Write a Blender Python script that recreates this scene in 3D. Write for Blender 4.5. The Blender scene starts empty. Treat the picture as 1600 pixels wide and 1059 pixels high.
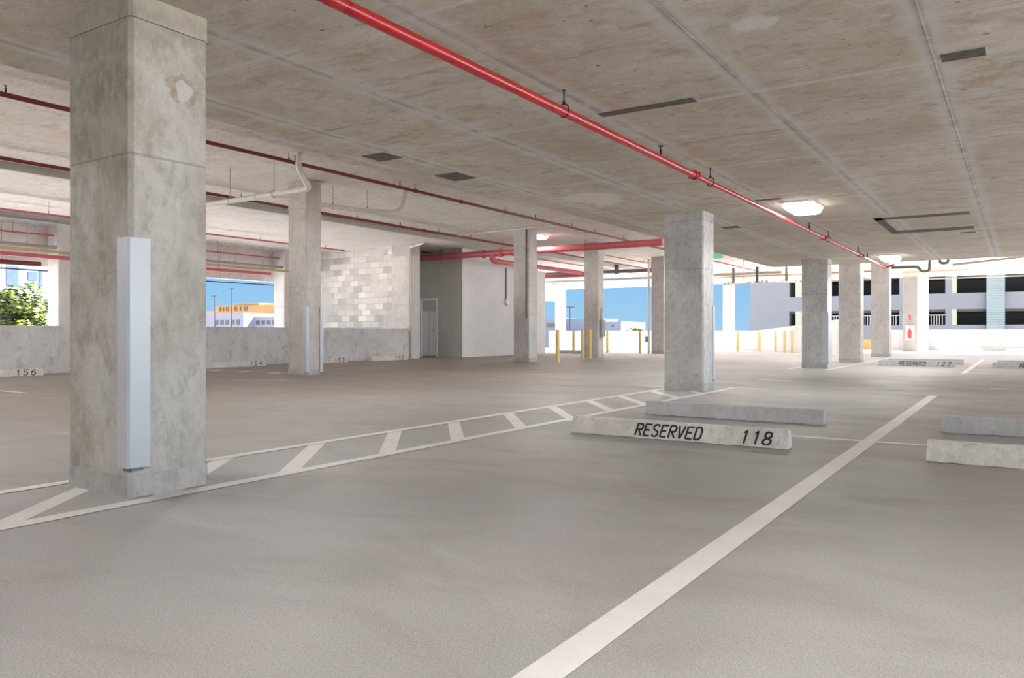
import bpy, math, random
from mathutils import Vector
random.seed(7)
S = bpy.context.scene
COL = S.collection
PI = math.pi

# ------------------------------------------------------------------ camera
FPX = 1222.5
cam = bpy.data.cameras.new('camera')
cam.sensor_width = 36.0
cam.lens = FPX / 1600 * 36.0
cam.shift_y = -9.5 / 1600
cam.clip_start = 0.05
cam.clip_end = 2000
camo = bpy.data.objects.new('camera', cam)
COL.objects.link(camo)
camo.location = (0, 0, 0.9)
camo.rotation_euler = (PI / 2, 0, math.atan(795 / 1222.5))
S.camera = camo

# ------------------------------------------------------------------ view
S.view_settings.view_transform = 'Standard'
S.view_settings.look = 'None'
S.view_settings.gamma = 1
S.view_settings.use_curve_mapping = False
S.view_settings.exposure = 0.15
S.cycles.diffuse_bounces = 8
S.cycles.max_bounces = 12
S.cycles.sample_clamp_indirect = 8

# ------------------------------------------------------------------ sky
W = bpy.data.worlds.new('sky'); S.world = W; W.use_nodes = True
nt = W.node_tree; nt.nodes.clear()
def wn(t, **k):
    n = nt.nodes.new(t)
    for a, b in k.items(): setattr(n, a, b)
    return n
def wl(a, b): nt.links.new(a, b)
tc = wn('ShaderNodeTexCoord')
sep = wn('ShaderNodeSeparateXYZ'); wl(tc.outputs['Generated'], sep.inputs[0])
ramp = wn('ShaderNodeValToRGB'); wl(sep.outputs['Z'], ramp.inputs[0])
e = ramp.color_ramp.elements
e[0].position = 0.0; e[0].color = (0.34, 0.57, 0.78, 1)
e[1].position = 0.30; e[1].color = (0.145, 0.39, 0.80, 1)
m = e.new(0.09); m.color = (0.22, 0.50, 0.82, 1)
# added fill light: the unseen sky east of the garage is brightened
dotn = wn('ShaderNodeVectorMath', operation='DOT_PRODUCT'); wl(tc.outputs['Generated'], dotn.inputs[0])
dotn.inputs[1].default_value = Vector((0.99, -0.10, 0.10))
mr = wn('ShaderNodeMapRange'); mr.interpolation_type = 'SMOOTHSTEP'
mr.inputs['From Min'].default_value = 0.15; mr.inputs['From Max'].default_value = 0.75
wl(dotn.outputs['Value'], mr.inputs['Value'])
cl = wn('ShaderNodeTexNoise'); cl.inputs['Scale'].default_value = 2.5; cl.inputs['Detail'].default_value = 5
wl(tc.outputs['Generated'], cl.inputs['Vector'])
cm = wn('ShaderNodeMapRange'); cm.inputs['To Min'].default_value = 0.75; cm.inputs['To Max'].default_value = 1.25
wl(cl.outputs['Fac'], cm.inputs['Value'])
mm = wn('ShaderNodeMath', operation='MULTIPLY'); wl(mr.outputs[0], mm.inputs[0]); wl(cm.outputs[0], mm.inputs[1])
# the high sky above about thirty degrees is brightened as added fill
hi = wn('ShaderNodeMapRange'); hi.interpolation_type = 'SMOOTHSTEP'
hi.inputs['From Min'].default_value = 0.22; hi.inputs['From Max'].default_value = 0.6
wl(sep.outputs['Z'], hi.inputs['Value'])
SKY_FILL, SKY_HIGH = 1.9, 2.5
c1 = wn('ShaderNodeVectorMath', operation='SCALE'); c1.inputs[0].default_value = (0.80, 0.92, 1.08)
ms = wn('ShaderNodeMath', operation='MULTIPLY'); ms.inputs[1].default_value = SKY_FILL; wl(mm.outputs[0], ms.inputs[0])
wl(ms.outputs[0], c1.inputs['Scale'])
c2 = wn('ShaderNodeVectorMath', operation='SCALE'); c2.inputs[0].default_value = (0.85, 0.93, 1.0)
mh = wn('ShaderNodeMath', operation='MULTIPLY'); mh.inputs[1].default_value = SKY_HIGH; wl(hi.outputs[0], mh.inputs[0])
wl(mh.outputs[0], c2.inputs['Scale'])
a1 = wn('ShaderNodeVectorMath', operation='ADD'); wl(ramp.outputs[0], a1.inputs[0]); wl(c1.outputs[0], a1.inputs[1])
a2 = wn('ShaderNodeVectorMath', operation='ADD'); wl(a1.outputs[0], a2.inputs[0]); wl(c2.outputs[0], a2.inputs[1])
bg = wn('ShaderNodeBackground'); wl(a2.outputs[0], bg.inputs['Color']); bg.inputs['Strength'].default_value = 1.0
wo = wn('ShaderNodeOutputWorld'); wl(bg.outputs[0], wo.inputs['Surface'])

# ------------------------------------------------------------------ sun
sun = bpy.data.lights.new('sun', 'SUN'); sun.energy = 50; sun.angle = 0.012; sun.color = (1, 0.95, 0.88)
suno = bpy.data.objects.new('sun', sun); COL.objects.link(suno)
suno.rotation_euler = Vector((-0.50, -0.72, -0.80)).to_track_quat('-Z', 'Y').to_euler()
LAMP_W = 70.0        # watts of a garage lamp

# ------------------------------------------------------------------ helpers
class MB:
    def __init__(s): s.v = []; s.f = []; s.m = []; s.sm = []
    def face(s, pts, mi=0, smooth=False):
        b = len(s.v); s.v += [tuple(p) for p in pts]; s.f.append(tuple(range(b, b + len(pts)))); s.m.append(mi); s.sm.append(smooth)
        return s
    def raw(s, vs, fs, mi=0, smooth=False):
        b = len(s.v); s.v += [tuple(p) for p in vs]
        for f in fs: s.f.append(tuple(i + b for i in f)); s.m.append(mi); s.sm.append(smooth)
        return s
    def box(s, x0, x1, y0, y1, z0, z1, mi=0):
        v = [(x, y, z) for z in (z0, z1) for x, y in ((x0, y0), (x1, y0), (x1, y1), (x0, y1))]
        return s.raw(v, [(3, 2, 1, 0), (4, 5, 6, 7), (0, 1, 5, 4), (1, 2, 6, 5), (2, 3, 7, 6), (3, 0, 4, 7)], mi)
    def prism(s, poly, z0, z1, mi=0):           # footprint polygon, counter-clockwise
        n = len(poly)
        v = [(x, y, z0) for x, y in poly] + [(x, y, z1) for x, y in poly]
        return s.raw(v, [tuple(range(n - 1, -1, -1)), tuple(range(n, 2 * n))] + [(i, (i + 1) % n, n + (i + 1) % n, n + i) for i in range(n)], mi)
    def chbox(s, x0, x1, y0, y1, z0, z1, c=0.02, mi=0):
        return s.prism([(x0 + c, y0), (x1 - c, y0), (x1, y0 + c), (x1, y1 - c), (x1 - c, y1), (x0 + c, y1), (x0, y1 - c), (x0, y0 + c)], z0, z1, mi)
    def loft(s, rings, mi=0, smooth=False, cap=True):
        n = len(rings[0]); vs = [p for r in rings for p in r]; fs = []
        for k in range(len(rings) - 1):
            for i in range(n):
                fs.append((k * n + i, k * n + (i + 1) % n, (k + 1) * n + (i + 1) % n, (k + 1) * n + i))
        s.raw(vs, fs, mi, smooth)
        if cap:
            s.face(list(reversed(rings[0])), mi); s.face(rings[-1], mi)
        return s
    def tube(s, pts, r, n=14, mi=0):
        pts = [Vector(p) for p in pts]; rings = []; last = None
        for i, p in enumerate(pts):
            d = (pts[min(i + 1, len(pts) - 1)] - pts[max(i - 1, 0)]).normalized()
            if last is None:
                up = Vector((0, 0, 1)) if abs(d.z) < 0.9 else Vector((1, 0, 0))
                a = d.cross(up).normalized()
            else:
                a = (last - d * last.dot(d)).normalized()
            last = a; b = d.cross(a)
            rr = r[i] if isinstance(r, (list, tuple)) else r
            rings.append([tuple(p + a * rr * math.cos(t * 2 * PI / n) + b * rr * math.sin(t * 2 * PI / n)) for t in range(n)])
        return s.loft(rings, mi, True)
    def torus(s, c, R, r, ax='y', n=18, k=6, mi=0, sz=1.0):
        pts = []
        for i in range(n):
            a = 2 * PI * i / n
            for j in range(k):
                b = 2 * PI * j / k; q = R + r * math.cos(b); h = r * math.sin(b)
                u, w = q * math.cos(a), q * math.sin(a) * sz
                pts.append((c[0] + u, c[1] + h, c[2] + w) if ax == 'y' else (c[0] + h, c[1] + u, c[2] + w))
        fs = [(i * k + j, ((i + 1) % n) * k + j, ((i + 1) % n) * k + (j + 1) % k, i * k + (j + 1) % k) for i in range(n) for j in range(k)]
        return s.raw(pts, fs, mi, True)
    def build(s, name, mats, parent=None, org=None):
        me = bpy.data.meshes.new(name)
        base = Vector((0, 0, 0))
        if parent is not None:
            q = parent
            while q is not None: base += q.location; q = q.parent
        elif org is not None: base = Vector(org)
        me.from_pydata([tuple(Vector(v) - base) for v in s.v], [], s.f)
        if not isinstance(mats, (list, tuple)): mats = [mats]
        for m_ in mats: me.materials.append(m_)
        for p, mi, sm in zip(me.polygons, s.m, s.sm): p.material_index = mi; p.use_smooth = sm
        me.update(); me.validate()
        o = bpy.data.objects.new(name, me); COL.objects.link(o)
        if parent is not None: o.parent = parent
        elif org is not None: o.location = org
        return o

def tag(o, label, cat=None, group=None, kind=None):
    if label: o['label'] = label
    if cat: o['category'] = cat
    if group: o['group'] = group
    if kind: o['kind'] = kind
    return o
def thing(name, loc, label, cat, group=None):
    o = bpy.data.objects.new(name, None); COL.objects.link(o); o.location = loc; o.empty_display_size = 0.2
    return tag(o, label, cat, group)
def struct(o, label=None):
    o['kind'] = 'structure'
    if label: o['label'] = label
    return o
def bend(pts, r=0.12, n=6):
    """round the corners of a pipe run"""
    pts = [Vector(p) for p in pts]; out = [pts[0]]
    for i in range(1, len(pts) - 1):
        a, b, c = pts[i - 1], pts[i], pts[i + 1]
        p0 = b + (a - b).normalized() * min(r, (a - b).length * .45); p1 = b + (c - b).normalized() * min(r, (c - b).length * .45)
        for k in range(n + 1):
            t = k / n; out.append(p0 * (1 - t) ** 2 + b * 2 * t * (1 - t) + p1 * t * t)
    out.append(pts[-1]); return out

# ------------------------------------------------------------------ materials
class NT:
    def __init__(s, name):
        s.m = bpy.data.materials.new(name); s.m.use_nodes = True; s.t = s.m.node_tree
        s.b = s.t.nodes['Principled BSDF']
        g = s.n('ShaderNodeNewGeometry'); s.pos = g.outputs['Position']; s.nor = g.outputs['Normal']
    def n(s, t, **k):
        q = s.t.nodes.new(t)
        for a, b in k.items(): setattr(q, a, b)
        return q
    def set(s, i, v):
        if hasattr(v, 'node'): s.t.links.new(v, i)
        else: i.default_value = v
    def math(s, op, a, b=None, c=None, clamp=False):
        q = s.n('ShaderNodeMath', operation=op, use_clamp=clamp); s.set(q.inputs[0], a)
        if b is not None: s.set(q.inputs[1], b)
        if c is not None: s.set(q.inputs[2], c)
        return q.outputs[0]
    def map(s, scale=(1, 1, 1), off=(0, 0, 0), src=None):
        q = s.n('ShaderNodeMapping'); s.set(q.inputs['Vector'], src or s.pos); q.inputs['Scale'].default_value = scale; q.inputs['Location'].default_value = off
        return q.outputs[0]
    def noise(s, sc, det=4, rough=.55, vec=None, dist=0):
        q = s.n('ShaderNodeTexNoise'); s.set(q.inputs['Vector'], vec or s.pos)
        q.inputs['Scale'].default_value = sc; q.inputs['Detail'].default_value = det; q.inputs['Roughness'].default_value = rough; q.inputs['Distortion'].default_value = dist
        return q.outputs['Fac']
    def rng(s, v, a, b, c=0.0, d=1.0, smooth=True):
        q = s.n('ShaderNodeMapRange'); q.interpolation_type = 'SMOOTHSTEP' if smooth else 'LINEAR'
        s.set(q.inputs['Value'], v); q.inputs['From Min'].default_value = a; q.inputs['From Max'].default_value = b
        q.inputs['To Min'].default_value = c; q.inputs['To Max'].default_value = d
        return q.outputs[0]
    def mix(s, f, a, b, mode='MIX'):
        q = s.n('ShaderNodeMix', data_type='RGBA', blend_type=mode)
        s.set(q.inputs[0], f); s.set(q.inputs[6], (*a, 1) if isinstance(a, tuple) and len(a) == 3 else a); s.set(q.inputs[7], (*b, 1) if isinstance(b, tuple) and len(b) == 3 else b)
        return q.outputs[2]
    def out(s, col=None, rough=None, bump=None, bs=.3, bd=.01, metal=0, spec=None):
        if col is not None: s.set(s.b.inputs['Base Color'], (*col, 1) if isinstance(col, tuple) and len(col) == 3 else col)
        if rough is not None: s.set(s.b.inputs['Roughness'], rough)
        s.b.inputs['Metallic'].default_value = metal
        if spec is not None: s.b.inputs['Specular IOR Level'].default_value = spec
        if bump is not None:
            q = s.n('ShaderNodeBump'); s.set(q.inputs['Height'], bump); q.inputs['Strength'].default_value = bs; q.inputs['Distance'].default_value = bd
            s.t.links.new(q.outputs[0], s.b.inputs['Normal'])
        return s.m
    def xyz(s):
        q = s.n('ShaderNodeSeparateXYZ'); s.set(q.inputs[0], s.pos); return q.outputs

def concrete(name, c0, c1, stain=(.2, .19, .17), sc=1.3, amt=.5, rough=.8, off=(0, 0, 0), holes=True, wipe=True):
    t = NT(name); p = t.map((1, 1, .75), off)
    big = t.noise(sc, 5, .6, p, .6); mid = t.noise(sc * 4.5, 5, .65, p, .3); fine = t.noise(70, 3, .6, p)
    c = t.mix(t.rng(big, .35, .68), c0, c1)
    c = t.mix(t.math('MULTIPLY', t.rng(mid, .50, .68), amt), c, stain)
    grit = t.noise(22, 5, .72, t.map((1, 1, .6), off)); c = t.mix(t.rng(grit, .50, .66, 0, .26), c, stain); c = t.mix(t.rng(grit, .48, .36, 0, .3), c, tuple(min(1, q * 1.2) for q in c1))
    if wipe:                                    # pale rubbed arcs of patching slurry
        w = t.n('ShaderNodeTexWave'); w.wave_type = 'RINGS'; t.set(w.inputs['Vector'], t.map((1, 1, 1), (off[0] + 3, off[1], off[2])))
        w.inputs['Scale'].default_value = 1.1; w.inputs['Distortion'].default_value = 9; w.inputs['Detail'].default_value = 3; w.inputs['Detail Scale'].default_value = 1.2
        c = t.mix(t.math('MULTIPLY', t.rng(w.outputs['Fac'], .80, 1), .22), c, (.62, .60, .56))
    c = t.mix(t.rng(fine, .3, .75, .12, 0), c, (.12, .11, .10))
    zz = t.xyz()[2]; sm = t.math('ABSOLUTE', t.math('SUBTRACT', t.math('ADD', zz, t.math('MULTIPLY', mid, .012)), 1.89))
    if name.startswith('column_concrete'): c = t.mix(t.math('MULTIPLY', t.rng(sm, .003, .009, 1, 0), .45), c, (.16, .15, .135))
    if holes:
        v = t.n('ShaderNodeTexVoronoi'); t.set(v.inputs['Vector'], p); v.inputs['Scale'].default_value = 11
        q = t.noise(3, 2, .5, p)
        h = t.math('MULTIPLY', t.rng(v.outputs['Distance'], .035, .06, 1, 0), t.rng(q, .5, .6))
        c = t.mix(t.math('MULTIPLY', h, .7), c, (.10, .095, .085))
    return t.out(c, t.rng(mid, .3, .7, rough - .08, rough + .08), t.math('ADD', fine, t.math('MULTIPLY', mid, .8)), .25, .006)

def plain(name, col, rough=.5, metal=0, var=.08, sc=6, spec=None):
    t = NT(name); n = t.noise(sc, 4)
    d = tuple(x * (1 - var) for x in col); l = tuple(min(1, x * (1 + var)) for x in col)
    return t.out(t.mix(t.rng(n, .3, .7), d, l), t.rng(n, .3, .7, rough - .05, rough + .05), metal=metal, spec=spec)

def glow(name, col, strength):
    t = NT(name); t.b.inputs['Emission Color'].default_value = (*col, 1); t.b.inputs['Emission Strength'].default_value = strength
    return t.out(col, .3)

def floor_mat():
    t = NT('trowelled_deck'); x = t.xyz()
    p = t.map((1, 1, 1)); big = t.noise(.22, 4, .6, p, .5); mid = t.noise(1.1, 6, .62, t.map((.75, 1.35, 1)), .7); fine = t.noise(130, 3, .75); spk = t.noise(300, 1, .5)
    c = t.mix(t.rng(big, .35, .66), (.295, .287, .284), (.375, .366, .362))
    hue = t.noise(.45, 3, .5, t.map((1, 1, 1), (3, 8, 0)), .4)
    c = t.mix(t.rng(hue, .52, .66, 0, .5), c, (.30, .315, .30)); c = t.mix(t.rng(hue, .46, .34, 0, .5), c, (.37, .335, .32))
    # the deck is browner towards the ramp side, its dim middle painted darker too
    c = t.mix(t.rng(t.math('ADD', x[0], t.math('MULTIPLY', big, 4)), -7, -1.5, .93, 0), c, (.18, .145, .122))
    c = t.mix(t.math('MULTIPLY', t.rng(mid, .48, .70), .42), c, (.215, .195, .18))
    dust = t.noise(.55, 5, .6, t.map((.55, 1.6, 1), (4.3, 1.7, 0)), 1.2)
    c = t.mix(t.math('MULTIPLY', t.rng(dust, .60, .74), .45), c, (.52, .49, .475))
    c = t.mix(t.rng(fine, .38, .62, .5, 0), c, (.16, .148, .135))
    c = t.mix(t.rng(spk, .50, .70, 0, .32), c, (.75, .73, .70))
    c = t.mix(t.rng(t.math('ADD', x[1], t.math('MULTIPLY', big, 6)), 25, 31, 0, .4), c, (.60, .585, .575))  # far bay deck painted lighter in place of sunlight falling on it
    # swept arcs left by trowelling
    w = t.n('ShaderNodeTexWave'); w.wave_type = 'RINGS'; t.set(w.inputs['Vector'], t.map((1, 1, 1), (2, -14, 0)))
    w.inputs['Scale'].default_value = .35; w.inputs['Distortion'].default_value = 14; w.inputs['Detail'].default_value = 4; w.inputs['Detail Scale'].default_value = .5
    c = t.mix(t.math('MULTIPLY', t.rng(w.outputs['Fac'], .0, .35, 1, 0), .10), c, (.25, .235, .22))
    r = t.rng(mid, .3, .75, .50, .66)
    return t.out(c, r, t.math('ADD', t.math('MULTIPLY', fine, .6), mid), .12, .004, spec=.5)

def ceiling_mat(name, c0, c1, xo, yo, px=1.245, py=2.56, lines=True, amt=.75, cellw=.45, spots_at=()):
    t = NT(name); x = t.xyz()
    u = t.math('DIVIDE', t.math('SUBTRACT', x[0], xo), px); v = t.math('DIVIDE', t.math('SUBTRACT', x[1], yo), py)
    big = t.noise(.5, 4, .6, None, .4); grain = t.noise(2.4, 7, .68, t.map((.55, 2.4, 1)), .8); fine = t.noise(60, 3, .6); blot = t.noise(2.0, 5, .7, None, 1.0)
    cell = t.n('ShaderNodeTexWhiteNoise', noise_dimensions='2D'); cv = t.n('ShaderNodeCombineXYZ')
    t.set(cv.inputs[0], t.math('FLOOR', u)); t.set(cv.inputs[1], t.math('FLOOR', v)); t.set(cell.inputs['Vector'], cv.outputs[0])
    f = t.math('ADD', t.math('MULTIPLY', t.rng(big, .3, .7), 1 - cellw), t.math('MULTIPLY', cell.outputs['Value'], cellw))
    c = t.mix(f, c0, c1)
    c = t.mix(t.math('MULTIPLY', t.rng(grain, .52, .74), amt), c, tuple(q * .52 for q in c0))
    c = t.mix(t.math('MULTIPLY', t.rng(blot, .53, .68), .5), c, (c0[0] * .85, c0[1] * .62, c0[2] * .42))
    b2 = t.noise(5.5, 6, .7, t.map((1, 1.6, 1), (2, 9, 0)), .6)
    c = t.mix(t.math('MULTIPLY', t.rng(b2, .50, .68), .36), c, tuple(q * .45 for q in c0))
    c = t.mix(t.math('MULTIPLY', t.rng(b2, .46, .34), .25), c, tuple(min(1, q * 1.35) for q in c1))
    spots = t.noise(9, 3, .6, t.map((1, 1.8, 1), (5, 5, 0)))
    c = t.mix(t.math('MULTIPLY', t.rng(spots, .66, .72), .7), c, (.06, .055, .05))
    c = t.mix(t.rng(fine, .3, .7, .12, 0), c, (.1, .09, .08))
    tan = t.noise(1.1, 5, .65, t.map((1, 1.5, 1), (7, 3, 0)), .5)
    c = t.mix(t.math('MULTIPLY', t.rng(tan, .48, .64), .45), c, (c0[0] * .95, c0[1] * .80, c0[2] * .62))
    cool = t.noise(.8, 4, .6, t.map((1, 1, 1), (1, 13, 0)), .5)
    c = t.mix(t.math('MULTIPLY', t.rng(cool, .52, .68), .35), c, (c0[0] * 1.02, c0[1] * 1.14, c0[2] * 1.26))
    speck = t.noise(26, 4, .7, t.map((1, 1.5, 1)))
    c = t.mix(t.math('MULTIPLY', t.rng(speck, .55, .68), .35), c, tuple(q * .42 for q in c0))
    for (ex, ey, er, es) in (spots_at if lines else ()):       # pale lime bloom where the slab has leached
        dd = t.n('ShaderNodeVectorMath', operation='DISTANCE'); t.set(dd.inputs[0], t.map((1, es, 0))); dd.inputs[1].default_value = (ex, ey * es, 0)
        k_ = t.math('ADD', dd.outputs['Value'], t.math('MULTIPLY', t.math('SUBTRACT', blot, .5), er * 3))
        c = t.mix(t.math('MULTIPLY', t.rng(k_, er * .6, er, 1, 0), .75), c, (.74, .72, .70))
    hgt = grain
    if lines:
        fu = t.math('ABSOLUTE', t.math('SUBTRACT', t.math('FRACT', t.math('ADD', u, .5)), .5))
        fv = t.math('ABSOLUTE', t.math('SUBTRACT', t.math('FRACT', t.math('ADD', v, .5)), .5))
        du = t.math('MULTIPLY', fu, px); dv = t.math('MULTIPLY', fv, py)
        wob = t.noise(1.6, 4, .6, None, .5)
        smear = t.math('MULTIPLY', t.rng(t.math('SUBTRACT', du, t.math('MULTIPLY', wob, .16)), -.04, .08, 1, 0), .55)
        c = t.mix(smear, c, tuple(q * 1.12 for q in (.60, .60, .60)))
        c = t.mix(t.math('MULTIPLY', t.rng(du, .006, .05, 1, 0), t.rng(blot, .4, .6, .05, .5)), c, (.22, .215, .21))
        c = t.mix(t.math('MULTIPLY', t.rng(dv, .010, .05, 1, 0), t.rng(blot, .3, .55, .25, .7)), c, (.66, .64, .61))
        hgt = t.math('ADD', grain, t.rng(t.math('MINIMUM', du, dv), .0, .012, 1.5, 0))
    return t.out(c, .85, hgt, .22, .006)

def masonry_mat():
    t = NT('block_masonry'); x = t.xyz()
    cv = t.n('ShaderNodeCombineXYZ'); t.set(cv.inputs[0], x[0]); t.set(cv.inputs[1], x[2])
    b = t.n('ShaderNodeTexBrick'); t.set(b.inputs['Vector'], cv.outputs[0])
    b.inputs['Scale'].default_value = 1; b.inputs['Brick Width'].default_value = .42; b.inputs['Row Height'].default_value = .22; b.inputs['Mortar Size'].default_value = .008
    b.inputs['Color1'].default_value = (.46, .44, .42, 1); b.inputs['Color2'].default_value = (.86, .84, .82, 1); b.inputs['Mortar'].default_value = (.42, .40, .38, 1)
    n = t.noise(1.2, 4); c = t.mix(t.rng(n, .42, .62), b.outputs['Color'], (.66, .635, .615))
    return t.out(c, .85, b.outputs['Fac'], -.2, .01)

def corrugated_mat():
    t = NT('green_screen'); x = t.xyz()
    s_ = t.math('SINE', t.math('MULTIPLY', x[2], 30)); n = t.noise(.6, 3)
    c = t.mix(t.rng(s_, -1, 1), (.10, .13, .13), (.15, .19, .185)); c = t.mix(t.rng(n, .35, .65, 0, .5), c, (.19, .21, .205))
    return t.out(c, .5)

M = {}
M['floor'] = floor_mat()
M['ceil'] = ceiling_mat('formed_slab_low', (.53, .475, .405), (.72, .67, .605), -.50, 3.55, spots_at=((-4.97, 9.8, .42, .6), (-1.36, 4.74, .13, 1)))
M['ceil_hi'] = ceiling_mat('formed_slab_high', (.68, .635, .59), (.87, .84, .81), -7.1, 3.0, 2.5, 2.56, True, .35, .6)
M['ceil_ramp'] = ceiling_mat('formed_slab_ramp', (.76, .72, .70), (.84, .80, .78), -17, 2.0, 2.5, 5, False, .25)
M['form_ply'] = plain('form_panel_patch', (.115, .11, .10), .8, var=.3, sc=14)
M['col0'] = concrete('column_concrete_pale', (.39, .37, .325), (.54, .53, .50), (.25, .225, .18), 1.4, .45, off=(.4, 0, .2))
M['col1'] = concrete('column_concrete_grey', (.44, .44, .44), (.56, .56, .555), (.27, .27, .27), 2.4, .5, off=(5.1, 2, 3.3))
M['col2'] = concrete('column_concrete_warm', (.48, .455, .44), (.59, .57, .555), (.34, .315, .30), 1.8, .45, off=(9.1, 7, 1.3))
M['colw'] = concrete('column_concrete_light', (.60, .585, .56), (.72, .70, .68), (.5, .48, .45), 1.8, .4, off=(1.1, 4, 6.3))
M['cap'] = concrete('column_head_concrete', (.47, .445, .375), (.55, .525, .45), (.33, .30, .24), 1.2, .5, holes=False, wipe=False)
M['base'] = concrete('column_base_grout', (.40, .395, .39), (.50, .49, .48), (.28, .27, .26), 3, .5, holes=False, wipe=False)
M['parapet'] = concrete('parapet_concrete', (.58, .58, .58), (.70, .70, .69), (.38, .38, .375), 1.0, .6, off=(2, 2, 0), wipe=False)
M['parapet_w'] = concrete('far_parapet_concrete', (.76, .75, .74), (.86, .855, .85), (.6, .58, .56), 1.0, .3, wipe=False)
M['parapet_r'] = concrete('right_parapet_concrete', (.36, .34, .325), (.44, .415, .40), (.28, .255, .24), 1.2, .5, wipe=False)
M['colr'] = concrete('end_column_concrete', (.29, .28, .27), (.33, .32, .31), (.25, .24, .23), 1.2, .3, wipe=False)
M['core_dark'] = concrete('stair_core_concrete', (.50, .51, .485), (.58, .585, .56), (.42, .42, .40), .9, .3, holes=False, wipe=False)
M['core_light'] = concrete('stair_core_pale_concrete', (.70, .705, .71), (.76, .76, .76), (.64, .64, .64), .8, .25, holes=False, wipe=False)
M['masonry'] = masonry_mat()
M['guard'] = plain('galvanised_sheet', (.50, .535, .57), .38, .25, .04, 2)
M['guard_edge'] = plain('guard_fixings', (.20, .21, .22), .5, .5)
M['stop'] = concrete('precast_stop', (.60, .58, .545), (.72, .70, .665), (.40, .385, .35), 3.2, .4, off=(3, 3, 3), wipe=False)
M['stop_grey'] = concrete('precast_stop_grey', (.45, .46, .475), (.54, .55, .56), (.36, .36, .36), 3.5, .4, off=(1, 8, 3), wipe=False)
M['stop_white'] = plain('painted_stop', (.62, .61, .60), .6)
M['ink'] = plain('black_stencil_paint', (.015, .015, .017), .55, var=.3, sc=30)
M['shade_gap'] = plain('gap_shade_black', (.03, .03, .03), .8)  # near-black for the shade gap under the wheel stops
def paint_mat():
    t = NT('white_line_paint'); n = t.noise(2.2, 6, .7); f = t.noise(40, 3, .6)
    c = t.mix(t.rng(n, .3, .7), (.57, .555, .545), (.65, .64, .63)); c = t.mix(t.rng(f, .58, .75, 0, .3), c, (.45, .42, .40))
    return t.out(c, .5)
M['paint'] = paint_mat()
M['red2'] = plain('shaded_red_enamel', (.20, .012, .016), .35)  # pipe red darkened in the colour for the shaded undersides
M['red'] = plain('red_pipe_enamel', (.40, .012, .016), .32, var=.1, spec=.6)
M['red_pink'] = plain('faded_red_enamel', (.50, .10, .12), .4, var=.08)
M['red_dark'] = plain('dark_red_enamel', (.16, .02, .02), .4)
M['black'] = plain('black_steel', (.02, .02, .02), .45, .4)
M['steel'] = plain('galvanised_rod', (.32, .32, .32), .45, .6)
M['pvc'] = plain('white_pvc', (.66, .63, .57), .4, var=.05)
M['grey_pipe'] = plain('grey_pipe', (.30, .29, .28), .5)
M['dark_pipe'] = plain('cast_iron_pipe', (.09, .085, .09), .5)
M['gold_pipe'] = plain('ochre_pipe', (.46, .36, .16), .5)
M['copper'] = plain('copper_tube', (.55, .30, .16), .35, .5)
M['bollard'] = plain('yellow_bollard_paint', (.66, .50, .20), .45, var=.08)
M['door'] = plain('grey_door_paint', (.55, .57, .58), .45, var=.03)
M['frame'] = plain('door_frame_paint', (.82, .84, .85), .45, var=.02)
M['lens'] = glow('lamp_diffuser', (1.0, .95, .86), 11.0)
M['lamp_body'] = plain('lamp_housing', (.75, .74, .70), .4)
M['green'] = glow('exit_sign_green', (.10, .55, .28), .25)
M['white'] = plain('white_enamel', (.75, .75, .74), .4)
M['ext_red'] = plain('extinguisher_red', (.55, .05, .05), .35)
M['glass'] = plain('dark_interior', (.035, .037, .035), .5)
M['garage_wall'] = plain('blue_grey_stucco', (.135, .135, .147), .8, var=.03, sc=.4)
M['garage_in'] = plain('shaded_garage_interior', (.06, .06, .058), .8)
M['garage_cream'] = plain('garage_pier_cream', (.26, .27, .19), .8)  # cream tone of some garage piers
M['screen'] = corrugated_mat()
M['tan'] = plain('ochre_stucco', (.42, .22, .09), .8, var=.1)
M['orange'] = plain('orange_stucco', (.21, .115, .036), .8, var=.06, sc=.1)
M['pinkish'] = plain('salmon_stucco', (.22, .13, .09), .8, var=.05, sc=.1)
M['lilac'] = plain('pale_lilac_stucco', (.14, .14, .18), .8, var=.04, sc=.1)
M['bluewall'] = plain('pale_blue_stucco', (.085, .11, .19), .8, var=.06, sc=.2)
M['bluedark'] = plain('blue_window', (.03, .05, .11), .3)
M['far_grey'] = plain('distant_grey_wall', (.08, .10, .14), .8, var=.06, sc=.2)
M['leaf'] = plain('yellow_green_leaves', (.085, .105, .006), .55, var=.55, sc=1.6)  # yellow-green leaf colour, mixed at random with the dark green
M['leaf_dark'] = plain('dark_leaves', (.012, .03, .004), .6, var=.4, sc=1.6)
M['bark'] = plain('bark', (.07, .05, .035), .9)
M['pole'] = plain('dark_pole', (.012, .013, .02), .6)
M['ground'] = plain('street_paving', (.60, .57, .55), .9, var=.2, sc=.05)
M['deck_out'] = plain('open_deck_concrete', (.50, .48, .45), .8, var=.06, sc=.5)

# ------------------------------------------------------------------ setting
ZL, ZH, ZR = 2.77, 4.18, 4.03     # low slab, high slab, ramp bay soffits
XE, YE = -5.95, 22.8              # edges of the low slab
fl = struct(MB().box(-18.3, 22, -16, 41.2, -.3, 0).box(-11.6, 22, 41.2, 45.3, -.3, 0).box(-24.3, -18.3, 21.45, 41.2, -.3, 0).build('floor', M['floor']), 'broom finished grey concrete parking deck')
struct(MB().box(-24.3, -18.3, -16, 21.45, -2.2, -1.9).build('floor', M['floor']), 'lower ramp deck beyond the left parapet')

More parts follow.
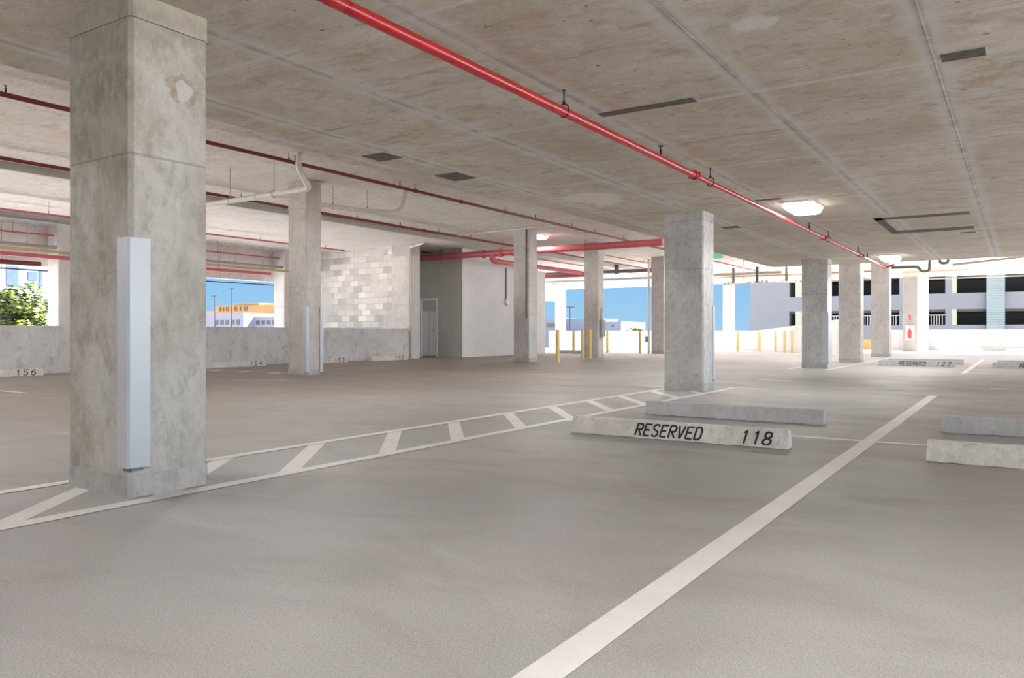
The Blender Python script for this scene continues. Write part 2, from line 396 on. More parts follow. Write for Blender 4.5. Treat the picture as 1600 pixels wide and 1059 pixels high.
low = MB().box(XE, 8.5, -9, YE, ZL, ZH + .3)
for a in [(-3.03, -2.19, 5.99, 6.11), (-.455, -.195, 5.98, 6.15), (-2.02, -.67, 13.95, 14.22), (-1.93, -.70, 15.88, 16.3), (-2.03, -1.90, 13.95, 16.3), (-.95, -.70, 16.75, 16.88),
          (-4.45, -4.15, 13.6, 13.85), (-3.15, -2.8, 11.1, 11.22), (-5.85, -5.53, 6.07, 6.36), (-5.84, -5.50, 7.28, 7.68)]:
    low.box(a[0], a[1], a[2], a[3], ZL - .004, ZL + .05, 1)
struct(low.build('ceiling', [M['ceil'], M['form_ply']]), 'low flat concrete slab with plywood form joints')
hi_ = MB().box(-16.3, XE, -9, 41.9, ZH, ZH + .3).box(XE, 8.5, YE, 41.9, ZH, ZH + .3)
struct(hi_.build('ceiling', M['ceil_hi']), 'higher concrete slab beyond the low slab edge')
struct(MB().box(-24.2, -16.3, -9, 41.9, ZR, ZH + .3).build('ceiling', M['ceil_ramp']), 'pale soffit over the ramp bay')

# side walls / parapets
wl_ = MB().box(-18.25, -18.05, -9, 21.15, -2, 1.06)
struct(wl_.build('wall_left', M['parapet']), 'low stained concrete parapet along the ramp')
struct(MB().box(-24.2, -24.0, -9, 41.2, -2, -.85).build('wall_outer', M['parapet_w']), 'outer parapet of the ramp bay')
struct(MB().box(-24.25, -24.0, -9, 41.9, 2.85, ZR).build('trim_1', M['ceil_ramp']), 'edge beam over the left openings')
struct(MB().box(-24.0, -11.45, 41.0, 41.2, 0, 1.03).build('wall_far', M['parapet_w']), 'bright far parapet below the openings')
struct(MB().box(-24.0, 8.5, 41.55, 41.9, 3.56, ZH).build('trim_2', M['ceil_ramp']), 'edge beam over the far openings')
# sloping ramp wall at the far end
rw = MB()
pts = [(-11.45, 41.1, 1.03), (-9.9, 39.0, 1.15), (-8.3, 36.9, 1.28), (-6.4, 34.4, 1.45)]
for (x0, y0, z0), (x1, y1, z1) in zip(pts, pts[1:]):
    d = Vector((y1 - y0, x0 - x1)).normalized() * .2
    q = [(x0, y0), (x1, y1), (x1 - d.x, y1 - d.y), (x0 - d.x, y0 - d.y)]
    rw.raw([(q[0][0], q[0][1], 0), (q[1][0], q[1][1], 0), (q[2][0], q[2][1], 0), (q[3][0], q[3][1], 0),
            (q[0][0], q[0][1], z0), (q[1][0], q[1][1], z1), (q[2][0], q[2][1], z1), (q[3][0], q[3][1], z0)],
           [(3, 2, 1, 0), (4, 5, 6, 7), (0, 1, 5, 4), (1, 2, 6, 5), (2, 3, 7, 6), (3, 0, 4, 7)])
struct(rw.build('wall_ramp', M['parapet_w']), 'white ramp wall rising behind the yellow posts')
struct(MB().box(-6.3, 22, 45.1, 45.3, 0, 1.07).build('wall_right', M['parapet_r']), 'far right parapet in front of the neighbouring garage')
struct(MB().box(-11.6, -6.3, 45.1, 45.3, 0, .55).build('wall_ochre', M['tan']), 'low ochre wall seen between the far columns')

struct(MB().box(-24.2, 8.5, -9.2, -9.0, -2, ZH + .3).build('wall_back_added', M['parapet']), 'added solid wall behind the viewpoint, shutting out light from the back')  # unseen wall added to keep light off faces turned this way
# masonry wall and pier
struct(MB().box(-23.9, -18.9, 21.4, 21.6, -2, ZR).build('wall_masonry', M['masonry']), 'unpainted block wall with patchy pale blocks')
pr = MB().chbox(-18.9, -17.96, 21.15, 21.6, 0, 3.62, .01)
pr.chbox(-18.9, -17.96, 21.15, 21.6, 3.62, ZR, .01, 1)
struct(pr.build('wall_pier', [M['colw'], M['col2']]), 'concrete pier at the end of the block wall')
struct(MB().box(-19.6, -19.4, 21.6, 23.2, 0, ZR).build('wall_recess', M['core_dark']), 'side of the door recess')
# stair core with the door
core = MB().box(-22, -19.30, 23.2, 28.6, 0, ZR).box(-18.42, -17.3, 23.2, 28.6, 0, ZR)
core.box(-19.30, -18.42, 23.2, 28.6, 2.24, ZR).box(-19.30, -18.42, 23.6, 28.6, 0, 2.24)
# east face carries a paler layer
core.box(-17.32, -17.28, 23.2, 28.6, 0, ZR, 1)
core.box(-20, -17.3, 28.6, 29.25, 0, 3.55, 1)
struct(core.build('wall_core', [M['core_dark'], M['core_light']]), 'grey stair core with a pale side')
d1 = struct(MB().box(-19.22, -18.50, 23.24, 23.29, .01, 2.14).build('door_1', M['door']), 'grey steel door with a paler lower leaf')
MB().box(-19.29, -19.22, 23.17, 23.30, 0, 2.23).box(-18.50, -18.43, 23.17, 23.30, 0, 2.23).box(-19.22, -18.50, 23.17, 23.30, 2.14, 2.23).build('door_frame', M['frame'], d1)
MB().box(-19.20, -18.52, 23.225, 23.245, .03, 1.72).build('door_panel', M['frame'], d1)
MB().box(-18.87, -18.855, 23.215, 23.23, .03, 1.72).build('astragal', M['door'], d1)
MB().tube([(-18.60, 23.23, 1.0), (-18.60, 23.17, 1.0), (-18.72, 23.17, 1.0)], .012, 8).build('door_handle', M['steel'], d1)

# ------------------------------------------------------------------ painted lines on the deck
LZ = [.002]
def line(x0, y0, x1, y1, w, name='painted_line'):
    LZ[0] += .00025; zl = LZ[0]
    a = Vector((x0, y0)); b = Vector((x1, y1)); d = (b - a).normalized(); n = Vector((-d.y, d.x)) * w / 2
    MB().face([(*(a - n), zl), (*(b - n), zl), (*(b + n), zl), (*(a + n), zl)]).build(name, M['paint'], fl)
line(-1.055, -3, -1.055, 12.75, .115)
line(-3.9, 7.05, 6.8, 7.05, .10)
line(-3.945, -3, -3.945, 12.8, .11)
line(-4.82, -3, -4.82, 12.8, .10)
line(-4.82, 12.75, -3.35, 12.75, .11)
def para(x0, y0, x1, y1, w):
    MB().face([(x0, y0, .0012), (x0, y0 + w, .0012), (x1, y1 + w, .0012), (x1, y1, .0012)][::-1]).build('hatch_stripe', M['paint'], fl)
for y in (-1.1, -.2, .7, 1.66, 2.5, 3.38, 4.32, 5.2, 6.2, 7.17, 8.15, 9.1, 10.25, 11.2):
    para(-3.99, y, -4.78, y + .98, .19)
line(-1.07, 20.05, -1.07, 31.3, .115)
line(-3.95, 20, -3.95, 31.3, .11)
line(-4.85, 20, -4.85, 31.3, .10)
line(-3.9, 24.6, 6.8, 24.6, .10)
line(-.42, 14.9, 3.5, 14.9, .10); line(-.42, 17.6, 3.5, 17.6, .09)
line(-4.2, 15.1, -3.55, 15.1, .16); line(-2.3, 17.1, -1.9, 17.1, .15); line(-9.2, 14.4, -8.5, 14.6, .12)
line(-18, 5.84, -12.5, 5.84, .08)
line(-17.3, 12.05, -13.5, 11.95, .07)
for x in (-16.1, -15.05, -14.0):
    MB().face([(x, 11.55, .0025), (x + .22, 11.55, .0025), (x + .05, 12.0, .0025), (x - .17, 12.0, .0025)]).build('hatch_stripe', M['paint'], fl)
for x in (-17.2, -14.3, -11.4):
    line(x, 26, x + .1, 31, .10)
line(-12.4, 25.5, -9.2, 29.5, .12); line(-13.5, 32.5, -9, 32.5, .12)

# ------------------------------------------------------------------ columns
def corner_guard(t, x, y, z0, z1, sx, sy, w=.10, proud=.018, wx=.10):
    """angle guard wrapped on the corner (x, y) whose faces run towards -sx and -sy"""
    g = MB()
    p = [(x - sx * wx, y), (x - sx * wx, y + sy * proud), (x + sx * proud * .6, y + sy * proud), (x + sx * proud, y + sy * proud * .6), (x + sx * proud, y - sy * w), (x, y - sy * w), (x, y)]
    if sx * sy < 0: p = p[::-1]
    g.prism(p[::-1], z0, z1)
    o = g.build('corner_guard', M['guard'], t)
    o['label'] = 'pale grey sheet metal corner guard'
    b = MB()
    for zz in (z0 - .02,):
        b.box(min(x, x - sx * .05), max(x, x - sx * .05), min(y + sy * .012, y), max(y + sy * .012, y), zz, zz + .02)
        b.box(min(x, x + sx * .012), max(x, x + sx * .012), min(y, y - sy * .07), max(y, y - sy * .07), zz, zz + .02)
    b.build('fixing_clip', M['guard_edge'], o)
def column(x0, x1, y0, y1, top, mat, label, cap=.14, base=.12, group=None):
    t = thing('concrete_column', ((x0 + x1) / 2, (y0 + y1) / 2, 0), label, 'column', group)
    s = MB().chbox(x0, x1, y0, y1, 0, top - cap, .022)
    s.build('shaft', mat, t)
    MB().chbox(x0 - .002, x1 + .002, y0 - .002, y1 + .002, top - cap + .004, top, .018).build('column_head', M['cap'] if mat is M['col0'] else mat, t)
    if base:
        MB().chbox(x0 - .005, x1 + .005, y0 - .005, y1 + .005, 0, base, .022).build('column_base', M['base'], t)
    return t
AX0, AX1 = -4.71, -4.07
BX0, BX1 = -13.38, -12.80
c1_ = column(AX0, AX1, 2.44, 2.93, ZL, M['col0'], 'large pale concrete column with metal corner guard, closest on the hatched strip')
corner_guard(c1_, AX1, 2.44, .165, 1.42, 1, -1, .10, .03, .075)
c2_ = column(AX0, AX1, 11.63, 12.12, ZL, M['col1'], 'dark grey blotched concrete column behind the two wheel stops')
corner_guard(c2_, AX1, 12.12, .16, 1.32, 1, 1, .07, .012)
c7_ = column(AX0, AX1, 20.85, 21.35, ZL, M['col1'], 'grey concrete column with dark guard under the slab end')
corner_guard(c7_, AX1, 20.85, .16, 1.42, 1, -1, .06, .018, .14)
column(AX0, AX1, 25.7, 26.2, ZH, M['col2'], 'brownish concrete column second behind the slab end')
column(AX0, AX1, 31.9, 32.4, ZH, M['col2'], 'brownish concrete column third behind the slab end, beside the ceiling lamp')
c10 = column(AX0, AX1, 41.3, 41.54, 3.56, M['colr'], 'bright white column carrying the fire extinguisher', .1, 0)
c3_ = column(BX0, BX1, 11.62, 12.06, ZH, M['col2'], 'tall concrete column with two metal guards and white drain pipe in front', .62)
corner_guard(c3_, BX1, 11.62, .05, 1.46, 1, -1, .06, .02, .09)
corner_guard(c3_, BX1, 12.06, .05, 1.46, 1, 1, .07, .03, .04)
c4_ = column(BX0, BX1, 20.66, 21.15, ZH, M['col2'], 'tall concrete column in front of the grey stair core', .6)
corner_guard(c4_, BX1, 20.66, .10, 1.35, 1, -1, .05, .02, .05)
MB().tube([(-12.90, 20.64, 1.35), (-12.90, 20.64, 4.18)], .022, 8).build('conduit', M['dark_pipe'], c4_)
c5_ = column(BX0, BX1, 25.4, 25.86, ZH, M['col2'], 'tall concrete column with an electric box, under the thick red pipe', .6)
MB().box(-12.80, -12.70, 25.5, 25.8, .75, 1.38).build('electric_box', M['grey_pipe'], c5_)
MB().tube([(-12.77, 25.6, 1.38), (-12.77, 25.6, 1.8)], .02, 8).build('conduit', M['steel'], c5_)
column(BX0, BX1, 31.6, 32.05, ZH, M['col2'], 'tall pinkish concrete column beside a white downpipe, right of the sky opening', .5)
column(BX0, BX1, 41.3, 41.54, 3.56, M['colw'], 'white far column between two blue sky gaps, beside a yellow bollard', .1, 0)
column(-23.7, -23.1, 41.25, 41.5, 3.56, M['colw'], 'white far column at the left end of the far parapet', .1, 0)
column(-23.7, -23.1, 11.7, 12.3, ZR, M['colw'], 'pinkish white column beside the green trees', .7, 0)
column(-23.7, -23.1, 19.9, 20.4, ZR, M['colw'], 'white column at the right end of the left sky opening', .7, 0)
struct(MB().box(-4.35, -3.95, 43.2, 45.1, 0, 3.9).build('wall_fin', M['parapet_w']), 'white fin wall behind the extinguisher column')

# form-tie scar ring on the near column: part of its shaft surface, shallow disc
sc = MB(); ring = []
for k in range(22):
    a = 2 * PI * k / 22; rr = 1 + .13 * math.sin(3 * a + 1) + .07 * math.sin(5 * a)
    ring.append((AX1 + .0015, 2.765 + .052 * rr * math.cos(a), 2.30 + .062 * rr * math.sin(a)))
sc.face(ring)
sc.build('patched_spot', plain('patch_mortar', (.50, .49, .50), .8), c1_)
sc = MB(); ring = []
for k in range(30):
    a = 2 * PI * k / 30; rr = 1 + .16 * math.sin(2 * a + 2) + .14 * math.sin(5 * a) + .08 * math.sin(9 * a)
    ring.append((AX1 + .0008, 2.76 + .088 * rr * math.cos(a), 2.305 + .095 * rr * math.sin(a)))
sc.face(ring)
sc.build('damp_stain', plain('damp_stain', (.37, .325, .26), .8, var=.2, sc=20), c1_)

# ------------------------------------------------------------------ stencil lettering
G = {
 'R': [[(0, 0), (0, 1)], [(.12, 1), (.75, 1), (1, .88), (1, .62), (.8, .5), (.2, .5)], [(.45, .42), (1, 0)]],
 'E': [[(0, 0), (0, 1)], [(.15, 1), (1, 1)], [(.15, .5), (.8, .5)], [(.15, 0), (1, 0)]],
 'S': [[(1, .85), (.8, 1), (.25, 1), (0, .82), (.1, .6), (.45, .53)], [(.55, .47), (.9, .4), (1, .2), (.75, 0), (.2, 0), (0, .15)]],
 'V': [[(0, 1), (.42, 0)], [(.58, .08), (1, 1)]],
 'D': [[(0, 0), (0, 1)], [(.15, 1), (.7, 1), (1, .8), (1, .55)], [(1, .45), (1, .2), (.7, 0), (.15, 0)]],
 '1': [[(.55, 0), (.55, .46)], [(.55, .54), (.55, 1), (.3, .85)]],
 '2': [[(0, .8), (.2, 1), (.8, 1), (1, .8), (1, .6), (.6, .4)], [(.5, .34), (0, 0), (1, 0)]],
 '3': [[(0, .85), (.3, 1), (.8, 1), (1, .8), (.9, .58), (.5, .52)], [(.5, .48), (.95, .42), (1, .2), (.75, 0), (.25, 0), (0, .15)]],
 '4': [[(.75, 0), (.75, 1), (0, .35)], [(.1, .3), (1, .3)]],
 '5': [[(1, 1), (.1, 1), (.05, .55)], [(.05, .55), (.7, .6), (1, .4), (1, .2), (.7, 0), (.2, 0), (0, .15)]],
 '6': [[(.9, .95), (.4, .95), (0, .55), (0, .2), (.3, 0)], [(.4, 0), (.8, 0), (1, .2), (1, .4), (.75, .55), (.15, .5)]],
 '7': [[(0, 1), (1, 1), (.4, 0)]],
 '8': [[(.45, 1), (.1, .9), (.08, .65), (.45, .52)], [(.55, .52), (.92, .65), (.9, .9), (.55, 1)], [(.45, .5), (0, .35), (0, .12), (.4, 0)], [(.55, .5), (1, .35), (1, .12), (.6, 0)]],
}
def lettering(parent, text, org, u, v, nrm, h, w, gap, slant=.24, th=.165):
    org, u, v, nrm = Vector(org), Vector(u).normalized(), Vector(v).normalized(), Vector(nrm).normalized()
    mb = MB(); cx = 0
    for ch in text:
        if ch in G:
            for st in G[ch]:
                P2 = [Vector((cx + p[0] * w + slant * p[1] * h, p[1] * h)) for p in st]
                t_ = th * h
                for a, b in zip(P2, P2[1:]):
                    d = (b - a).normalized(); n_ = Vector((-d.y, d.x)) * t_ / 2; e_ = d * t_ * .25
                    q = [a - e_ - n_, b + e_ - n_, b + e_ + n_, a - e_ + n_]
                    mb.face([org + u * k.x + v * k.y + nrm * .0045 for k in q])
        cx += w + gap
    return mb.build('stencil_lettering', M['ink'], parent)

# ------------------------------------------------------------------ wheel stops
HS, WB, WT = .148, .155, .080
def stop_mesh(x0, x1, y0, seed, mat, parent, axis='x', face=1):
    """bar along x (front foot at y0, running to y0 + WB) or along y (front foot at x = y0, running away from +x)"""
    rnd = random.Random(seed); n = 46; rings = []
    L = x1 - x0; ins = (WB - WT) / 2
    for i in range(n + 1):
        s_ = i / n; x = x0 + L * s_
        e0 = .004 if i in (0, n) else 0
        lift = .002 + .010 * max(0, rnd.random() - .45); j = rnd.uniform(-.002, .002)
        prof = [(0 + e0 + j, lift), (ins * .08 + e0 * .5 + j, .018 + lift), (ins - .004 + e0, HS - .010), (ins + .006 + e0, HS - e0 * .6), (WB - ins - .006 - e0, HS - e0 * .6), (WB - ins + .004 - e0, HS - .010), (WB - e0, .004)]
        xx = x + (-.0 if 0 < i < n else (0.004 if i == 0 else -.004))
        sl = .004 * (1 if i == 0 else (-1 if i == n else 0))
        r_ = []
        for (a, z) in prof:
            q = xx + sl * (z / HS)
            r_.append((q, y0 + a, z) if axis == 'x' else (y0 - a, q, z))
        rings.append(r_ if axis == 'x' else r_[::-1])
    m_ = MB().loft(rings[::-1])
    return m_.build('stop_body', mat, parent)
GAPW = .03
def wheel_stop(x0, x1, y0, label, texts=(), mat='stop', axis='x', group=None, seed=1):
    c = ((x0 + x1) / 2, y0 + WB / 2, 0) if axis == 'x' else (y0 - WB / 2, (x0 + x1) / 2, 0)
    t = thing('wheel_stop', c, label, 'wheel stop', group)
    stop_mesh(x0, x1, y0, seed, M[mat], t, axis)
    for f_ in (.12, .5, .88):
        sh = MB(); q = x0 + (x1 - x0) * f_
        if axis == 'x': sh.box(q - .12, q + .12, y0 + .03, y0 + WB - .03, 0, .012)
        else: sh.box(y0 - WB + .03, y0 - .03, q - .12, q + .12, 0, .012)
        sh.build('gap_shade', M['shade_gap'], t)  # dark blocks standing in for the shade under the bar
    ins = (WB - WT) / 2; sl = math.hypot(ins, HS)
    for (txt, p0, w, gap, h) in texts:
        k = .026 / HS
        if axis == 'x':
            lettering(t, txt, (p0, y0 + ins * k, HS * k), (1, 0, 0), (0, ins, HS), (0, -HS, ins), h, w, gap)
        else:
            lettering(t, txt, (y0 - ins * k, p0, HS * k), (0, 1, 0), (-ins, 0, HS), (HS, 0, ins), h, w, gap)
    return t
wheel_stop(-3.40, -1.50, 6.20, 'concrete wheel stop with black stencilled RESERVED 118', [('RESERVED', -2.775, .050, .0245, .098), ('118', -1.875, .058, .030, .098)], seed=3)
wheel_stop(-3.49, -1.61, 8.04, 'plain grey wheel stop lying behind the one marked RESERVED 118', mat='stop_grey', seed=4)
wheel_stop(-.56, 1.32, 6.16, 'cream wheel stop cut by the right frame edge, dark gap along its foot', mat='stop', seed=5)
wheel_stop(-.61, 1.27, 8.04, 'plain grey wheel stop behind the cream one at the right frame edge', mat='stop_grey', seed=6)
wheel_stop(-3.30, -1.45, 23.6, 'distant wheel stop stencilled RESERVED 127', [('RESERVED', -2.78, .060, .022, .10), ('127', -1.90, .085, .045, .10)], mat='stop_grey', seed=7)
wheel_stop(-3.30, -1.35, 25.5, 'plain wheel stop peeping out behind the one marked RESERVED 127', mat='stop_grey', seed=8)
wheel_stop(-.62, 1.25, 23.6, 'distant wheel stop at the right frame edge showing a stencilled letter R', [('RESERVED', -.02, .060, .022, .10)], mat='stop_grey', seed=9)
wheel_stop(-.55, 1.30, 25.5, 'plain wheel stop behind the distant one with the stencilled R', mat='stop_grey', seed=10)
wheel_stop(6.60, 8.46, -17.28, 'pale wheel stop stencilled 156 against the left parapet', [('156', 7.90, .085, .065, .11)], mat='stop', axis='y', seed=11)
wheel_stop(12.40, 14.25, -17.25, 'pale wheel stop stencilled 154 beside the parapet', [('154', 13.70, .085, .065, .11)], mat='stop', axis='y', seed=12)
wheel_stop(15.45, 17.33, -17.25, 'pale wheel stop stencilled 153 right of the guarded column', [('153', 16.78, .085, .065, .11)], mat='stop', axis='y', seed=13)
wheel_stop(18.40, 20.15, -17.28, 'pale wheel stop stencilled 152 at the end of the block wall', [('152', 19.55, .085, .065, .11)], mat='stop', axis='y', seed=14)
wheel_stop(-17.0, -15.15, 29.7, 'bluish wheel stop lying near the foot of a yellow bollard', mat='stop_grey', seed=15)
wheel_stop(-3.42, -1.57, 44.7, 'white wheel stop against the far right parapet, beside the white column', mat='stop_white', seed=16)
wheel_stop(-.62, 1.25, 44.7, 'white wheel stop against the far right parapet, at the frame edge', mat='stop_white', seed=17)
wheel_stop(-21.0, -19.2, 40.6, 'white wheel stop under the far parapet at its left end', mat='stop_white', seed=18)
wheel_stop(-17.6, -15.8, 40.6, 'white wheel stop under the far parapet in the wide sky opening', mat='stop_white', seed=19)

# ------------------------------------------------------------------ bollards
def bollard(x, y, label, h=1.0, group=None):
    t = thing('bollard', (x, y, 0), label, 'bollard', group)
    n = 14; prof = [(.058, 0), (.058, h - .03), (.050, h - .012), (.03, h - .002), (.005, h)]
    MB().loft([[(x + r * math.cos(2 * PI * k / n), y + r * math.sin(2 * PI * k / n), z) for k in range(n)] for r, z in prof], 0, True).build('post', M['bollard'], t)
    MB().loft([[(x + r * math.cos(2 * PI * k / n), y + r * math.sin(2 * PI * k / n), z) for k in range(n)] for r, z in [(.085, .002), (.085, .012), (.062, .02)]]).build('base_collar', M['base'], t)
bollard(-11.62, 20.37, 'yellow bollard right of the column before the stair core')
bollard(-16.48, 30.3, 'thin yellow bollard against the bright far parapet, left of the red pipe column')
bollard(-12.75, 24.1, 'yellow bollard hard against the left front of the red pipe column', 1.03)
bollard(-12.80, 24.75, 'yellow bollard just behind its twin at the red pipe column', 1.03)
bollard(-15.72, 32.1, 'yellow bollard right of the red pipe column below a pinkish riser')
bollard(-14.03, 31.9, 'yellow bollard in the wide sky opening, beside the white downpipe')
bollard(-11.53, 37.8, 'yellow bollard beside the white far column')
bollard(-10.75, 38.8, 'pale yellow bollard before the sloping ramp wall, first from the white far column')
bollard(-9.75, 37.9, 'pale yellow bollard before the sloping ramp wall, second from the white far column')
bollard(-9.18, 37.3, 'pale yellow bollard before the sloping ramp wall, third from the white far column')
bollard(-8.68, 36.6, 'pale yellow bollard before the sloping ramp wall, closest to the dark guarded column')
bollard(-4.95, 24.7, 'ochre bollard glimpsed between two brownish columns')

# ------------------------------------------------------------------ red sprinkler pipes
def hanger(t, x, y, z, top, r, mat='black', ax='y'):
    h = MB().tube([(x, y, z + r * 1.9), (x, y, top)], .006, 8)
    h.tube([(x, y, z + r * 1.5), (x, y, z + r * 2.2)], .012, 8)
    h.torus((x, y, z + r * .35), r * 1.12, .0045, ax, 20, 6, 0, 1.25)
    h.box(x - .010, x + .010, y - .010, y + .010, top - .006, top)
    return h.build('hanger', M[mat], t)
def sprinkler(t, x, y, z, r, mat='black'):
    h = MB().tube([(x, y, z), (x, y, z + r + .05)], .012, 8).tube([(x, y, z + r + .05), (x, y, z + r + .085)], .007, 8)
    h.tube([(x, y, z + r + .085), (x, y, z + r + .09)], .028, 12)
    return h.build('sprinkler_head', M[mat], t)
def coupling(t, x, y, z, r, mat='red', ax='y'):
    d = Vector((0, 1, 0)) if ax == 'y' else Vector((1, 0, 0)); c = Vector((x, y, z)); o_ = Vector((1, 0, 0)) if ax == 'y' else Vector((0, 1, 0))
    h = MB().tube([c - d * .035, c - d * .03, c + d * .03, c + d * .035], [r * 1.15, r * 1.4, r * 1.4, r * 1.15], 16)
    for s_ in (-1, 1):
        q = c + o_ * s_ * r * 1.6
        h.tube([q - Vector((0, 0, .028)), q + Vector((0, 0, .028))], .009, 8)
        a = c + o_ * s_ * r * 1.2; h.tube([a, q], .014, 8)
    return h.build('coupling', M[mat], t)
def straight_pipe(name, label, cat, x, y0, y1, z, r, mat, hangers=(), heads=(), coups=(), ceil=ZH, hmat='black', ends=(), axis='y'):
    t = thing(name, ((x, (y0 + y1) / 2, z) if axis == 'y' else ((y0 + y1) / 2, x, z)), label, cat)
    P3 = (lambda q, zz=z: (x, q, zz)) if axis == 'y' else (lambda q, zz=z: (q, x, zz))
    MB().tube([P3(y0), P3(y1)], r, 18).build('pipe', M[mat], t)
    for q in hangers: hanger(t, *P3(q)[:2], z, ceil, r, hmat, axis)
    for q in heads: sprinkler(t, *P3(q)[:2], z, r, 'black' if hmat == 'black' else mat)
    for q in coups: coupling(t, *P3(q), r, mat, axis)
    return t
# main one under the low slab: thick part, reducer coupling, thinner part and end elbow
t = thing('sprinkler_pipe', (-2.95, 8, 2.6), 'long bright red sprinkler pipe running under the low ceiling to the lamps', 'pipe')
YJ = 8.15
MB().tube([(-2.95, -4, 2.6), (-2.95, YJ, 2.6)], .037, 24).build('pipe', M['red'], t)
MB().tube([(-2.95, YJ, 2.6), (-2.95, 22.3, 2.6), ], .029, 20).build('pipe', M['red'], t)
for y in (2.0, 5.27, 8.66, 15.15, 18.3): hanger(t, -2.95, y, 2.6, ZL, .037)
for y in (7.2, 13.6, 19.5): sprinkler(t, -2.95, y, 2.6, .037)
coupling(t, -2.95, YJ, 2.6, .037); coupling(t, -2.95, 14.8, 2.6, .03); coupling(t, -2.95, 18.7, 2.6, .03)
coupling(t, -2.95, 22.2, 2.6, .032)
MB().tube(bend([(-2.95, 22.2, 2.6), (-2.95, 22.45, 2.6), (-2.78, 22.55, 2.68)], .08), .03, 14).build('elbow', M['red'], t)

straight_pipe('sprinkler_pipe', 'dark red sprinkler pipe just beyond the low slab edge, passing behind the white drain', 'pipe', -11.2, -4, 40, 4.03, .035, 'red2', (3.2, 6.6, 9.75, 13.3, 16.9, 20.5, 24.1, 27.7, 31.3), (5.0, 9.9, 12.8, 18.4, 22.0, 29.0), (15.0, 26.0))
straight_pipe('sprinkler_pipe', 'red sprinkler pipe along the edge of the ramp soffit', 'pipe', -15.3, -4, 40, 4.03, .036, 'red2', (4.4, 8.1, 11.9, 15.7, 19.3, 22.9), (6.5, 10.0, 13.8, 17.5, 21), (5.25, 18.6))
straight_pipe('sprinkler_pipe', 'thin red pipe on the ramp soffit ending before the block wall', 'pipe', -20.4, -4, 20.3, 3.86, .026, 'red_pink', (4.0, 8.8, 12.9, 16.6), (11.2, 19.4), (12.5, 20.2), ceil=ZR, hmat='steel')
straight_pipe('sprinkler_pipe', 'thin red pipe on the ramp soffit, farther out than the one at the block wall', 'pipe', -23.35, -4, 21.3, 3.70, .024, 'red_pink', (6.0, 10.6, 14.2, 18.0), (12.1, 16.2, 19.5), ceil=ZR, hmat='steel')
straight_pipe('drain_pipe', 'thick beige grey pipe hanging high beside the pinkish white column', 'pipe', -19.5, -4, 11.0, 3.62, .085, 'grey_pipe', (2.4, 9.65), (), ceil=ZR, hmat='steel')
straight_pipe('utility_pipe', 'grey pipe hung over the left openings, topmost of that stack', 'pipe', -23.2, -4, 21.3, 3.35, .045, 'grey_pipe', (6.4, 10.9, 14.4, 17.8, 20.2), ceil=ZR, hmat='steel')
straight_pipe('utility_pipe', 'ochre pipe hung over the left openings, below the grey one', 'pipe', -23.0, -4, 21.3, 3.20, .04, 'gold_pipe', (7.4, 11.2, 15.4, 18.8), ceil=ZR, hmat='steel')
straight_pipe('utility_pipe', 'pink red pipe hung over the left openings, below the ochre one', 'pipe', -22.8, -4, 19.0, 3.03, .055, 'red_pink', (6.8, 12.2, 16.8), ceil=ZR, hmat='steel')
straight_pipe('utility_pipe', 'dark red pipe along the head of the opening above the trees', 'pipe', -23.5, -4, 11.4, 2.86, .07, 'red_dark', (5.2, 9.2), ceil=ZR, hmat='steel')
straight_pipe('utility_pipe', 'slim black pipe at the head of the left openings', 'pipe', -23.75, -4, 21.3, 2.70, .02, 'black', (5.0, 10.5, 14.4, 17.6), ceil=ZR, hmat='steel')
# curb of the ramp edge: shallow beam strip and dark joint
struct(MB().box(-16.34, -16.26, -9, 41.5, ZR - .005, ZH).build('trim_3', M['core_dark']), 'dark joint strip where the ramp soffit steps down')

# thick red main crossing at the stair core with its branch
t = thing('fire_main', (-14.5, 22.9, 3.72), 'thick red fire main crossing in front of the stair core', 'pipe')
MB().tube([(-19.3, 22.9, 3.72), (-9.3, 22.9, 3.72)], .11, 24).build('pipe', M['red_pink'], t)
for x in (-16.1, -15.35): coupling(t, x, 22.9, 3.72, .11, 'red_pink', 'x')
for x in (-18.0, -14.2, -12.0): hanger(t, x, 22.9, 3.72, ZH, .11, 'black', 'x')
b = MB().tube(bend([(-15.72, 22.9, 3.72), (-15.72, 22.9, 3.46), (-15.72, 23.3, 3.46)], .16), .10, 18)
b.build('elbow', M['red_pink'], t)
MB().tube([(-15.72, 23.3, 3.46), (-15.72, 29.6, 3.46)], .085, 18).build('branch_pipe', M['red_pink'], t)
straight_pipe('fire_main', 'short pink red pipe crossing left of the red pipe column', 'pipe', 30.0, -19.6, -15.2, 3.40, .09, 'red_pink', (-18,), axis='x', ceil=ZH)
straight_pipe('sprinkler_pipe', 'thin dark red pipe high in front of the stair core', 'pipe', -18.6, 21.9, 23.1, 3.9, .03, 'red_dark', (), (), (22.1,), ceil=ZH)

